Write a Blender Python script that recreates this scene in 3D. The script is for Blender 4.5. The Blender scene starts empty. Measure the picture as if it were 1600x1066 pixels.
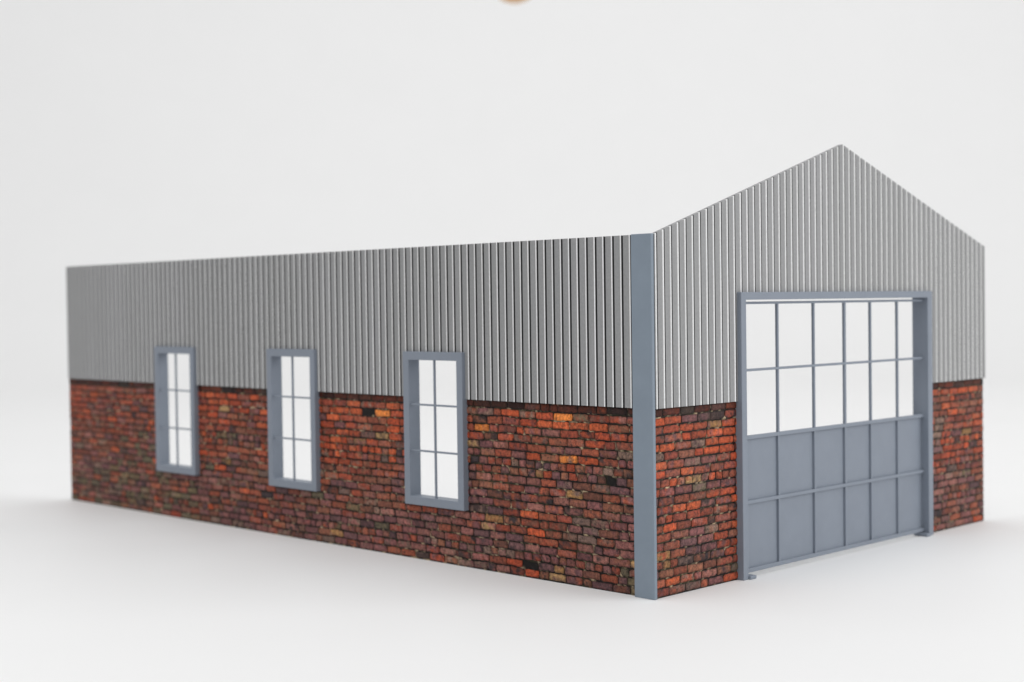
import bpy, bmesh, math, random
from mathutils import Vector, Euler, noise

random.seed(11)
sc = bpy.context.scene
COL = sc.collection
R = math.radians
MM = 0.001

# ------------------------------------------------------------------ sizes (millimetres)
H, A, W, L = 160.0, 209.0, 302.0, 517.3      # eaves, apex, gable width, side length
C = 83.6                                     # top of the brickwork
PITCH = W / 58.0                             # one cladding board
WIN = [141.4, 260.2, 380.2]                  # window centres along the side wall
WW, WZ0, WZ1 = 44.4, 28.4, 106.8             # window frame outside
WF = 4.3                                     # window frame face
DX0, DX1, DZ1 = 60.2, 236.8, 134.4           # door frame outside
DF, DFR = 4.0, 4.9

# ------------------------------------------------------------------ helpers
def link(o, parent=None):
    COL.objects.link(o)
    if parent is not None:
        o.parent = parent
    return o

def obj(name, verts, faces, mat, parent=None, cols=None, smooth=False):
    me = bpy.data.meshes.new(name)
    me.from_pydata([(v[0]*MM, v[1]*MM, v[2]*MM) for v in verts], [], faces)
    me.update()
    bm = bmesh.new(); bm.from_mesh(me)
    if cols is None:
        bmesh.ops.recalc_face_normals(bm, faces=bm.faces)
    bm.to_mesh(me); bm.free()
    if cols is not None:
        a = me.color_attributes.new('tint', 'FLOAT_COLOR', 'POINT')
        flat = []
        for c in cols: flat += [c[0], c[1], c[2], c[3] if len(c) > 3 else 1.0]
        a.data.foreach_set('color', flat)
    if smooth:
        me.polygons.foreach_set('use_smooth', [True]*len(me.polygons))
    me.materials.append(mat)
    return link(bpy.data.objects.new(name, me), parent)

def bevel(o, w, seg=2):
    m = o.modifiers.new('edge', 'BEVEL'); m.width = w*MM; m.segments = seg
    m.limit_method = 'ANGLE'; m.angle_limit = R(40)
    m.harden_normals = False
    return o

def box(v, f, x0, x1, y0, y1, z0, z1):
    n = len(v)
    v += [(x, y, z) for x in (x0, x1) for y in (y0, y1) for z in (z0, z1)]
    f += [tuple(n+i for i in q) for q in ((0,1,3,2),(4,6,7,5),(0,4,5,1),(2,3,7,6),(0,2,6,4),(1,5,7,3))]

def boxes(name, lst, mat, parent, bev=0.0):
    v, f = [], []
    for b in lst: box(v, f, *b)
    o = obj(name, v, f, mat, parent)
    if bev: bevel(o, bev)
    return o

# u runs along a wall to the right in the picture, d is the depth into the building
def side(u, d, z):      # u = distance from the corner, wall faces -x
    return (d, u, z)
def gable(u, d, z):     # wall faces -y
    return (u, d, z)

def lattice(us, zs, solid, d0, d1, place, top=None):
    """Solid slab on a grid of cells with openings; only its outside faces."""
    v, f, idx = [], [], {}
    def vid(i, j, k):
        key = (i, j, k)
        if key not in idx:
            idx[key] = len(v)
            z = zs[j]
            if top and j == len(zs)-1: z = top(us[i])
            v.append(place(us[i], (d0, d1)[k], z))
        return idx[key]
    nu, nz = len(us)-1, len(zs)-1
    S = lambda i, j: 0 <= i < nu and 0 <= j < nz and solid((us[i]+us[i+1])/2, (zs[j]+zs[j+1])/2)
    for i in range(nu):
        for j in range(nz):
            if not S(i, j): continue
            for k in (0, 1):
                f.append((vid(i,j,k), vid(i+1,j,k), vid(i+1,j+1,k), vid(i,j+1,k)))
            for di, dj, a, b in ((-1,0,(0,0),(0,1)), (1,0,(1,0),(1,1)), (0,-1,(0,0),(1,0)), (0,1,(0,1),(1,1))):
                if not S(i+di, j+dj):
                    f.append((vid(i+a[0],j+a[1],0), vid(i+b[0],j+b[1],0), vid(i+b[0],j+b[1],1), vid(i+a[0],j+a[1],1)))
    return v, f

# ------------------------------------------------------------------ materials
def new_mat(name):
    m = bpy.data.materials.new(name); m.use_nodes = True
    nt = m.node_tree
    return m, nt, nt.nodes['Principled BSDF']

def N(nt, t, **kw):
    n = nt.nodes.new(t)
    for k, v in kw.items():
        if k in n.inputs: n.inputs[k].default_value = v
        else: setattr(n, k, v)
    return n

def noisy(nt, scale, detail=6, rough=.6, stretch=(1,1,1)):
    tc = N(nt, 'ShaderNodeTexCoord')
    mp = N(nt, 'ShaderNodeMapping'); mp.inputs['Scale'].default_value = stretch
    nt.links.new(tc.outputs['Object'], mp.inputs['Vector'])
    no = N(nt, 'ShaderNodeTexNoise'); no.inputs['Scale'].default_value = scale
    no.inputs['Detail'].default_value = detail; no.inputs['Roughness'].default_value = rough
    nt.links.new(mp.outputs['Vector'], no.inputs['Vector'])
    return no.outputs['Fac']

def ramp(nt, fac, stops):
    r = N(nt, 'ShaderNodeValToRGB')
    e = r.color_ramp.elements
    while len(e) < len(stops): e.new(.5)
    for el, (p, c) in zip(e, stops):
        el.position = p; el.color = (*c, 1) if len(c) == 3 else c
    nt.links.new(fac, r.inputs['Fac'])
    return r.outputs['Color']

def mixc(nt, a, b, fac, mode='MIX'):
    m = N(nt, 'ShaderNodeMix'); m.data_type = 'RGBA'; m.blend_type = mode
    for s, x in ((6, a), (7, b), (0, fac)):
        if hasattr(x, 'links') or hasattr(x, 'is_linked'): nt.links.new(x, m.inputs[s])
        else: m.inputs[s].default_value = x if s == 0 else (*x, 1)
    return m.outputs[2]

def bump(nt, p, height, strength, dist):
    b = N(nt, 'ShaderNodeBump'); b.inputs['Strength'].default_value = strength
    b.inputs['Distance'].default_value = dist
    nt.links.new(height, b.inputs['Height']); nt.links.new(b.outputs['Normal'], p.inputs['Normal'])

def painted(name, base, var=.06, rough=.5, spec=.4, grain=.00006):
    m, nt, p = new_mat(name)
    lo = tuple(c*(1-var) for c in base); hi = tuple(min(1, c*(1+var)) for c in base)
    n1 = noisy(nt, 60, 8, .65)
    c = ramp(nt, n1, [(.3, lo), (.7, hi)])
    nt.links.new(c, p.inputs['Base Color'])
    r = N(nt, 'ShaderNodeMapRange'); r.inputs[3].default_value = rough-.07; r.inputs[4].default_value = rough+.1
    nt.links.new(noisy(nt, 300, 4), r.inputs[0]); nt.links.new(r.outputs[0], p.inputs['Roughness'])
    p.inputs['Specular IOR Level'].default_value = spec
    bump(nt, p, noisy(nt, 2600, 3), .5, grain)
    return m

M_frame = painted('blue_grey_plastic', (.222, .252, .302), .04, .45)
M_core = painted('plain_grey_plastic', (.33, .35, .37), .05, .6)
M_post = painted('blue_grey_post', (.212, .258, .312), .05, .5)

# cladding: grey paint; rib highlights and groove shade are painted into 'tint'
M_clad, nt, p = new_mat('ribbed_grey_cladding')
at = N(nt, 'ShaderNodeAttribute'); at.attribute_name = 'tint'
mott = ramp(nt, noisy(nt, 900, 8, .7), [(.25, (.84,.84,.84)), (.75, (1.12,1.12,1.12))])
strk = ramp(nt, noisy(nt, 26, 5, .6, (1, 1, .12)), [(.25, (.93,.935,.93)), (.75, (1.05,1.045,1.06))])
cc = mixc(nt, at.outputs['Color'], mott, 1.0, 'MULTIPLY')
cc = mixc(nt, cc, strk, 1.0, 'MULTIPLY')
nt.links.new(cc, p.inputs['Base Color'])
p.inputs['Roughness'].default_value = .48; p.inputs['Specular IOR Level'].default_value = .35
bump(nt, p, noisy(nt, 3500, 4, .7), .6, .00008)

# brickwork: colour per brick lives in 'tint'; fine mottling from noise
M_brick, nt, p = new_mat('printed_weathered_brick')
at = N(nt, 'ShaderNodeAttribute'); at.attribute_name = 'tint'
n1 = ramp(nt, noisy(nt, 520, 8, .72), [(.30, (.24,.24,.27)), (.5, (.95,.95,.95)), (.70, (1.6,1.52,1.48))])
n2 = ramp(nt, noisy(nt, 1700, 5, .7), [(.3, (.72,.72,.72)), (.7, (1.2,1.2,1.2))])
c = mixc(nt, at.outputs['Color'], n1, 1.0, 'MULTIPLY')
c = mixc(nt, c, n2, 1.0, 'MULTIPLY')
spots = ramp(nt, noisy(nt, 800, 4, .6), [(.70, (0,0,0)), (.76, (1,1,1))])
c = mixc(nt, c, (.34, .29, .23), mixc(nt, (0,0,0), spots, .55))
soot = ramp(nt, noisy(nt, 330, 6, .65), [(.35, (1,1,1)), (.42, (0,0,0))])
c = mixc(nt, c, (.022, .018, .02), mixc(nt, (0,0,0), soot, .7))
nt.links.new(c, p.inputs['Base Color'])
p.inputs['Roughness'].default_value = .62; p.inputs['Specular IOR Level'].default_value = .25
bump(nt, p, noisy(nt, 1300, 6, .7), .5, .0002)

M_sweep, nt, p = new_mat('white_paper_sweep')
nt.links.new(ramp(nt, noisy(nt, 8, 4), [(.3, (.84,.84,.84)), (.7, (.85,.85,.85))]), p.inputs['Base Color'])
p.inputs['Roughness'].default_value = .55; p.inputs['Specular IOR Level'].default_value = .14

# ------------------------------------------------------------------ the building
root = bpy.data.objects.new('model_building', None); link(root)
root.empty_display_size = .02
root['label'] = 'model workshop with grey ribbed cladding above red brick, three side windows and gable door'
root['category'] = 'model building'

in_win = lambda u, m=0.0: any(abs(u-c) < WW/2-m for c in WIN)

# wall cores (the plain board that carries brick and cladding), with real openings
us = [11.1]
for c in WIN: us += [c-WW/2+2.2, c+WW/2-2.2]
us += [L]
zs = [0.0, WZ0+2.2, WZ1-2.2, H-.3]
def s_solid(u, z): return not (in_win(u, 2.19) and WZ0+2.2 < z < WZ1-2.2)
v, f = lattice(us, zs, s_solid, 1.3, 4.0, side)
obj('wall_board', v, f, M_core, root)
us = [.3, DX0+2.4, W/2, DX1-2.4, W-.2]
zs = [0.0, DZ1-2.4, H]
slope = lambda u: H + (A-H)*(1-abs(u-W/2)/(W/2))
def g_solid(u, z): return not (DX0+2.4 < u < DX1-2.4 and z < DZ1-2.4)
v, f = lattice(us, zs, g_solid, 1.5, 4.0, gable, top=lambda u: slope(u)-3.0)
obj('wall_board', v, f, M_core, root)

# ---- ribbed cladding
FLAT = (.292, .294, .296); RIB_HIGHLIGHT = (.88, .88, .875); GROOVE_SHADE = (.055, .055, .057)
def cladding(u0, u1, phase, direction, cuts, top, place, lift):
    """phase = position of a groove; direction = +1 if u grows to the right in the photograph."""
    # one board seen left to right: flat, rib, groove (position, depth, colour)
    prof = [(-1.44, 0.0, FLAT), (-1.38, -.04, RIB_HIGHLIGHT), (-1.20, -.28, RIB_HIGHLIGHT), (-.84, -.32, RIB_HIGHLIGHT), (-.66, -.22, RIB_HIGHLIGHT),
            (-.55, -.18, GROOVE_SHADE), (-.50, .85, GROOVE_SHADE), (.22, .85, GROOVE_SHADE), (.32, .02, GROOVE_SHADE), (.36, .0, FLAT)]
    pts = []
    k0 = int((u0-phase)/PITCH)-2; k1 = int((u1-phase)/PITCH)+2
    for k in range(k0, k1+1):
        j = random.uniform(-.05, .05)
        g = random.uniform(.965, 1.035)
        for s, d, c in prof:
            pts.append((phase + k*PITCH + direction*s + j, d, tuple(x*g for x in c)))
    pts.sort(key=lambda t: t[0])
    def at(u):
        for a, b in zip(pts, pts[1:]):
            if a[0] <= u <= b[0]:
                t = (u-a[0])/max(1e-6, b[0]-a[0])
                return (u, a[1]+t*(b[1]-a[1]), tuple(p+t*(q-p) for p, q in zip(a[2], b[2])))
    brk = [u0, u1] + [x for c in cuts for x in c[:2] if u0 < x < u1]
    if top is slope: brk.append(W/2)
    P = [p for p in pts if u0 < p[0] < u1] + [at(b) for b in brk]
    P.sort(key=lambda t: t[0])
    v, f, col = [], [], []
    def bottom(um):
        for a, b, z in cuts:
            if a < um < b: return z
        return C
    back = 1.3
    for a, b in zip(P, P[1:]):
        if b[0]-a[0] < 1e-5: continue
        zb = bottom((a[0]+b[0])/2)
        n = len(v)
        for (u, d, c) in (a, b):
            d2 = d + lift
            zt = top(u) + (random.uniform(-.0, .0))
            zm = [zb + (zt-zb)*t for t in (0, 1)]
            for z in zm:
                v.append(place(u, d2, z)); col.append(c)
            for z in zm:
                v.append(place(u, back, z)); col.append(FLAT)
        # a: n..n+3 (front bottom, front top, back bottom, back top); b: n+4..
        f += [(n, n+4, n+5, n+1), (n+2, n+3, n+7, n+6), (n, n+2, n+6, n+4), (n+1, n+5, n+7, n+3)]
    # close both ends
    for (u, d, c), zt in ((P[0], top(P[0][0])), (P[-1], top(P[-1][0]))):
        n = len(v)
        v += [place(u, d+lift, C), place(u, d+lift, zt), place(u, back, zt), place(u, back, C)]
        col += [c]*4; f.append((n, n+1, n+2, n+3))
    return obj('cladding', v, f, M_clad, root, cols=col)

cuts = [(c-WW/2+1.5, c+WW/2-1.5, WZ1-1.5) for c in WIN]
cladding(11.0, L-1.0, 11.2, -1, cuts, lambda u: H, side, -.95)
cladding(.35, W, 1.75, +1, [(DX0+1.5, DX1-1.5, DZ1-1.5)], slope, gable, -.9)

# ---- brickwork
def lin(r, g, b, k=1.0):
    fn = lambda c: ((c/255+.055)/1.055)**2.4 if c > 10 else c/255/12.92
    return tuple(fn(x)*k for x in (r, g, b))
PAL = {
 'orange': [(182,82,48),(172,74,44),(162,74,46),(192,92,54)],
 'red':    [(154,72,50),(140,66,48),(156,82,60),(132,66,52)],
 'mauve':  [(138,88,82),(126,80,78),(146,96,86),(118,74,74)],
 'rust':   [(144,76,54),(132,70,52),(150,84,62)],
 'brown':  [(128,80,62),(112,70,56),(142,92,70)],
 'purple': [(106,72,74),(96,68,70),(114,80,80)],
 'grey':   [(124,98,86),(108,86,78),(134,108,94)],
 'dark':   [(66,50,48),(76,58,54),(58,48,50)],
 'tan':    [(158,118,72),(146,108,68),(164,130,88)],
 'olive':  [(112,98,72),(102,92,72)],
 'glow':   [(226,132,60)],
 'hole':   [(18,12,10)],
}
def fbm(u, z, s, seed):
    return noise.fractal(Vector((u/s, z/s, seed*7.3)), 1.0, 2.0, 3)

def smooth(a, b, x):
    t = max(0, min(1, (x-a)/(b-a))); return t*t*(3-2*t)

def side_hot(u, z):
    up = smooth(8, 66, z + 16*fbm(u, z, 40, 3))
    far = smooth(118, 180, u)
    h = .20 + .45*up*far + .16*(1-far)*(.4+.6*up) + .24*(1-far)*smooth(55, 80, z)
    old = smooth(300, 470, u)*(1-up)
    return h + .34*fbm(u, z, 30, 1), old*.8 + .25*max(0, fbm(u, z, 45, 12)), smooth(330, 480, u)*.6
def gable_hot(u, z):
    h = .40 + .22*smooth(12, 60, z) + .34*fbm(u, z, 24, 5)
    if u > 200: h += .18*smooth(15, 45, z) - .14
    return h, .10+.2*max(0, fbm(u, z, 30, 14)), .35 if u > 200 else .12

def brickwork(u0, u1, place, weights, holes, d_face, seed, special=(), patches=()):
    rnd = random.Random(seed)
    v, f, col = [], [], []
    NC = 21
    ch = C / NC
    wob = lambda u, j: .55*fbm(u, j*4.0, 60, seed+20) + .25*fbm(u, j*4.0, 17, seed+21)
    # mortar bed: a fine sheet a little behind the brick faces
    du = 1.35
    nu = int((u1-u0)/du); dz = 1.4; nz = int(C/dz)
    def hole_at(u, z):
        return any(a < u < b and c < z < d for a, b, c, d in holes)
    gid = {}
    def gv(i, j):
        if (i, j) in gid: return gid[(i, j)]
        u = u0+(u1-u0)*i/nu; z = C*j/nz
        n = fbm(u, z, 5, seed+1)
        pale = max(0, min(1, (fbm(u, z, 2.6, seed+2)-.27)*3.5))
        dk = lin(28,21,17); pl = lin(186,164,132)
        gr = lin(70,70,44)
        c = tuple(a+(b-a)*pale for a, b in zip(dk, pl))
        mo = max(0, min(1, fbm(u, z, 11, seed+8)*3-.3))*.5
        c = tuple(a+(b-a)*mo for a, b in zip(c, gr))
        gid[(i, j)] = len(v); v.append(place(u, d_face+.62+.08*n-.25*pale, z)); col.append(c)
        return gid[(i, j)]
    for i in range(nu):
        for j in range(nz):
            if hole_at(u0+(u1-u0)*(i+.5)/nu, C*(j+.5)/nz): continue
            f.append((gv(i,j), gv(i+1,j), gv(i+1,j+1), gv(i,j+1)))
    # bricks
    off = 0
    for j in range(NC):
        header = rnd.random() < .05 or j == 12
        blen0 = 5.75 if header else 11.35
        u = u0 - rnd.uniform(.1, 1)*blen0 if j % 2 == 0 else u0 - (rnd.uniform(.3, .6))*blen0
        while u < u1:
            bl = blen0*rnd.uniform(.84, 1.12)
            if not header and rnd.random() < .10: bl *= .52
            gp = rnd.uniform(.10, .24); a, b = u+gp, u+bl-gp
            u += bl
            a = max(a, u0+.02); b = min(b, u1-.02)
            if b-a < .9: continue
            zc = (j+.5)*ch
            um = (a+b)/2
            # clip against the openings
            skip = False
            for h0, h1, g0, g1 in holes:
                if g0-.5 < zc < g1+.5:
                    if a >= h0 and b <= h1: skip = True
                    elif a < h0 < b: b = h0
                    elif a < h1 < b: a = h1
            if skip or b-a < .6: continue
            um = (a+b)/2
            kind = None
            for su, sz, rad, kd in special:
                if abs(zc-sz) < ch*.55 and a-.3 < su < b+.3: kind = kd
            for pu, pz, pr, kd, prob in patches:
                if ((um-pu)/pr)**2+((zc-pz)/(pr*.55))**2 < 1 and rnd.random() < prob: kind = kd
            if kind == 'hole':
                n = len(v)
                for q in range(14):
                    th = q/14*2*math.pi; rr = rnd.uniform(.72, 1.12)
                    x = um+(b-a)*.5*rr*max(-1, min(1, 1.25*math.cos(th)))
                    z = max(.05, zc+ch*.46*rr*max(-1, min(1, 1.25*math.sin(th))))
                    v.append(place(x, d_face+.40, z)); col.append(lin(18,12,10))
                f.append(tuple(range(n, n+14))); continue
            if kind is None:
                h, old, deep = weights(um, zc)
                h += rnd.gauss(0, .17)
                q = rnd.random()
                if q < .022: kind = 'dark'
                elif q < .045: kind = 'grey'
                elif q < .050: kind = 'tan'
                elif rnd.random() < old*.75*(1-.6*max(0, min(1, h))): kind = rnd.choice(['grey', 'olive', 'brown', 'mauve'])
                elif h > .60: kind = 'red' if rnd.random() < deep+.15 else 'orange'
                elif h > .42: kind = rnd.choice(['red', 'rust', 'rust'])
                elif h > .26: kind = rnd.choice(['brown', 'mauve', 'rust'])
                else: kind = rnd.choice(['mauve', 'mauve', 'brown', 'mauve', 'purple'])
            base = lin(*rnd.choice(PAL[kind]), 1.1)
            g = rnd.uniform(.80, 1.2)
            if j == NC-1: g *= rnd.uniform(.10, .34)       # shade of the cladding painted into the top course
            second = lin(*rnd.choice(PAL[rnd.choice(['mauve','purple','dark','grey','brown','red'])]), 1.05)
            amt = rnd.uniform(.15, .7)
            if kind in ('orange', 'glow'): amt *= .55
            dmg = rnd.random()
            chip = [0, 0, 0, 0]
            for q in range(4):
                chip[q] = rnd.uniform(.25, .7) if rnd.random() < .0 else (rnd.uniform(.05,.35) if rnd.random() < .85 else rnd.uniform(.5, 1.2))
            t_bot = .56 + rnd.uniform(-.12, .14); t_top = .08 + rnd.uniform(-.05, .08)
            z0 = j*ch + t_bot; z1 = (j+1)*ch - t_top
            tilt = rnd.uniform(-.10, .10)
            nx, nzq = max(3, int((b-a)/1.15)), 4
            depth = rnd.uniform(-.08, .08)
            n = len(v)
            for q in range(nzq+1):
                for i in range(nx+1):
                    s = i/nx; t = q/nzq
                    x = a+(b-a)*s; z = z0+(z1-z0)*t
                    # irregular rounded outline
                    for cx, cz, r in ((0,0,chip[0]), (1,0,chip[1]), (0,1,chip[2]), (1,1,chip[3])):
                        if s == cx and t == cz:
                            x += (r*.55 if cx == 0 else -r*.55); z += (r*.5 if cz == 0 else -r*.5)
                    edge = s in (0, 1) or t in (0, 1)
                    x += .24*fbm(x, z, 1.4, seed+4)*(1 if edge else .6)
                    z += .28*fbm(x, z, 1.7, seed+5)*(1 if edge else .6) + wob(x, j+t) + tilt*(s-.5)
                    if a <= u0+.03 and s == 0: x = a
                    if b >= u1-.03 and s == 1: x = b
                    z = max(.05, min(C-.02, z))
                    m = max(0, min(1, amt*(.6+2.8*fbm(x, z, 3.2, seed+6+um*.01))))
                    c = tuple((p*(1-m)+o*m)*g for p, o in zip(base, second))
                    if edge:
                        e = .58 + .4*fbm(x, z, 1.5, seed+9)
                        c = tuple(y*e for y in c)
                    v.append(place(x, d_face + depth + (.34 if edge else 0) + .07*fbm(x, z, 2.2, seed+7), z)); col.append(c)
            rw = nx+1
            for q in range(nzq):
                for i in range(nx):
                    k = n+q*rw+i
                    f.append((k, k+1, k+rw+1, k+rw))
    return v, f, col

hol = [(c-WW/2+1.6, c+WW/2-1.6, WZ0+1.6, WZ1) for c in WIN]
spec_s = [(52, 57.6, 1, 'glow'), (50, 77.5, 1, 'glow'), (27, 48.5, 1, 'hole'), (29, 48.5, 1, 'dark'),
          (80, 4.6, 1, 'hole'), (87, 5.2, 1, 'orange'), (73, 8.7, 1, 'red'), (67, 4.8, 1, 'dark'), (59, 4.0, 1, 'tan'),
          (14, 12.2, 1, 'tan'), (110, 70, 1, 'hole'), (104, 70, 1, 'glow'), (128+60, 73, 1, 'glow'), (192, 73.5, 1, 'hole'),
          (326, 70, 1, 'tan'), (116, 60, 1, 'tan'), (105, 24, 1, 'tan')]
pat_s = [(330, 52, 11, 'olive', .55), (338, 38, 9, 'tan', .35), (22, 4, 14, 'olive', .35), (44, 26, 12, 'grey', .45), (50, 19, 9, 'dark', .5),
         (420, 18, 60, 'olive', .25), (455, 10, 40, 'grey', .2)]
v, f, col = brickwork(11.05, L-.1, side, side_hot, hol, .0, 3, spec_s, pat_s)
obj('brick_wall', v, f, M_brick, root, cols=col)
spec_g = [(22, 49.7, 1, 'tan'), (31, 49.7, 1, 'tan'), (45, 79, 1, 'dark'), (40, 79, 1, 'dark'), (44, 37, 1, 'dark'),
          (34, 66, 1, 'grey'), (55, 46.5, 1, 'purple'), (10, 16, 1, 'tan')]
v, f, col = brickwork(.35, DX0+1.5, gable, gable_hot, [], .15, 8, spec_g)
obj('brick_wall', v, f, M_brick, root, cols=col)
v, f, col = brickwork(DX1-1.5, W-.05, gable, gable_hot, [], .15, 15, [(246, 58, 1, 'grey')], [(272, 12, 30, 'mauve', .5)])
obj('brick_wall', v, f, M_brick, root, cols=col)

# ---- corner post
boxes('corner_post', [(-1.75, .25, -.55, 11.0, .0, H+.25)], M_post, root, .35)

# ---- windows
def rect_frame(name, place, u0, u1, z0, z1, w, d0, d1, mat, parent, bev, sill=True):
    us = [u0, u0+w, u1-w, u1]; zs = [z0, z0+w, z1-w, z1]
    v, f = lattice(us, zs, lambda u, z: not (u0+w < u < u1-w and z0+w < z < z1-w), d0, d1, place)
    return bevel(obj(name, v, f, mat, parent), bev)
def make_window(c):
    u0, u1 = c-WW/2, c+WW/2
    fr = rect_frame('window', side, u0, u1, WZ0, WZ1, WF, -3.0, 4.6, M_frame, root, .28)
    iu0, iu1, iz0, iz1 = u0+WF, u1-WF, WZ0+WF, WZ1-WF
    t = .5
    boxes('muntin', [(-1.7, -.6, c-t, c+t, iz0-.2, iz1+.2)], M_frame, fr, .2)
    for k in (1, 2):
        z = iz0+(iz1-iz0)*k/3 + (.5 if k == 2 else .2)
        boxes('muntin', [(-1.85, -.7, iu0-.2, iu1+.2, z-.48, z+.48)], M_frame, fr, .2)
    return fr
for c in WIN: make_window(c)

# ---- door in its frame
us = [DX0, DX0+DF, DX1-DFR, DX1]; zs = [0, DZ1-DF+.4, DZ1]
v, f = lattice(us, zs, lambda u, z: not (DX0+DF < u < DX1-DFR and z < DZ1-DF), -3.2, 6.4, gable)
dfm = bevel(obj('door_frame', v, f, M_frame, root), .3)
for x0, x1 in ((DX0+DF-.2, DX0+DF+4.6), (DX1-DFR-4.2, DX1-DFR+.2)):
    boxes('foot', [(x0, x1, -4.4, 4.0, .05, 1.7)], M_frame, dfm, .4)
ix0, ix1 = DX0+DF, DX1-DFR
v, f = [], []
box(v, f, ix0-.3, ix1+.3, 1.05, 2.6, 2.6, 65.6)
door = bevel(obj('door', v, f, M_frame, root), .2)
BX = [94.2, 125.4, 153.6, 178.4, 205.4]
for i, x in enumerate(BX):
    t = .85 if i == 2 else .66
    boxes('glazing_bar', [(x-t, x+t, -.1, 1.25, 3.0, 129.6)], M_frame, door, .22)
for z, t in ((129.3, .6), (97.7, .6), (66.0, .9), (35.4, .85), (3.2, 1.0)):
    boxes('rail', [(ix0-.3, ix1+.3, -.35, 1.5, z-t, z+t)], M_frame, door, .25)

# ------------------------------------------------------------------ setting: one white paper sweep
v, f = [], []
dirv = Vector((.7071, .7071)); prp = Vector((.7071, -.7071))
prof = [(-1900, 0), (-900, 0), (0, 0), (900, 0), (1700, 0)]
r = 900
for k in range(1, 25):
    a = k/24*math.pi/2
    prof.append((1700+r*math.sin(a), r-r*math.cos(a)))
prof += [(1700+r, 1700), (1700+r, 2600)]
for s, z in prof:
    for w in (-3000, -1000, 1000, 3000):
        q = dirv*s + prp*w
        v.append((q.x, q.y, z))
for i in range(len(prof)-1):
    for j in range(3):
        k = i*4+j; f.append((k, k+1, k+5, k+4))
sw = obj('backdrop', v, f, M_sweep, smooth=True)
sw['kind'] = 'structure'

# small blurred tan tip hanging in at the top edge
M_tan = painted('tan_wood', (.62, .33, .12), .1, .5)
M_cord = painted('pale_cord', (.7, .66, .58), .05, .7)

# ------------------------------------------------------------------ camera
cam = bpy.data.cameras.new('camera'); co = bpy.data.objects.new('camera', cam); link(co)
co.location = (-.49415874, -.40521723, .13012075)
co.rotation_euler = Euler((1.54571755, .01353757, -.7876195), 'XYZ')
cam.sensor_width = 36; cam.lens = 51.3; cam.clip_start = .01; cam.clip_end = 50
cam.dof.use_dof = True; cam.dof.focus_distance = .66; cam.dof.aperture_fstop = 8.5
sc.camera = co

tip = Vector([0.9379, 1.0073, 0.5622])
tr = bpy.data.objects.new('hanging_pendant', None); link(tr); tr.location = tip; tr.empty_display_size = .01
tr['label'] = 'blurred tan pendant tip hanging in at the top edge above the model workshop'
tr['category'] = 'pendant'
def lathe(name, pr, mat, parent, seg=28):
    v, f = [], []
    for rr, z in pr:
        for k in range(seg):
            a = 2*math.pi*k/seg; v.append((rr*math.cos(a), rr*math.sin(a), z))
    for i in range(len(pr)-1):
        for k in range(seg):
            f.append((i*seg+k, i*seg+(k+1) % seg, (i+1)*seg+(k+1) % seg, (i+1)*seg+k))
    return obj(name, v, f, mat, parent, smooth=True)
lathe('pendant_body', [(.01,-18.0),(10,-17.2),(18,-14.0),(25,-8),(28,2),(26,12),(20,22),(12,31),(6,40),(4,47),(.01,48)], M_tan, tr)
lathe('cord', [(1.6, 47), (1.6, 1900)], M_cord, tr, 10)

# ------------------------------------------------------------------ light
w = bpy.data.worlds.new('World'); sc.world = w; w.use_nodes = True
bg = w.node_tree.nodes['Background']; bg.inputs['Color'].default_value = (1, 1, 1, 1); bg.inputs['Strength'].default_value = .62

def softbox(name, loc, target, size, power, col=(1,1,1)):
    l = bpy.data.lights.new(name, 'AREA'); l.shape = 'RECTANGLE'; l.size, l.size_y = size; l.energy = power; l.color = col
    o = bpy.data.objects.new(name, l); link(o); o.location = loc
    o.rotation_euler = (Vector(target)-Vector(loc)).to_track_quat('-Z', 'Y').to_euler()
    return o
softbox('softbox_overhead', (.25, .25, 2.6), (.3, .3, 0), (3.4, 3.4), 10)
softbox('softbox_front', (1.2, -2.0, 1.15), (.2, 0, .1), (1.8, 1.6), 30)
softbox('added_fill_light', (-1.0, -.1, 2.4), (-.15, .25, 0), (1.8, 1.8), 24)  # added unseen lamp, lifts the floor shadow before the side wall
softbox('added_backdrop_light', (.85, 1.15, 2.6), (2.1, 2.5, .6), (4.2, 1.0), 10)  # added unseen lamp, brightens the backdrop to match the floor

sc.view_settings.view_transform = 'Standard'; sc.view_settings.look = 'None'
sc.view_settings.exposure = -.15; sc.view_settings.gamma = 1; sc.view_settings.use_curve_mapping = False
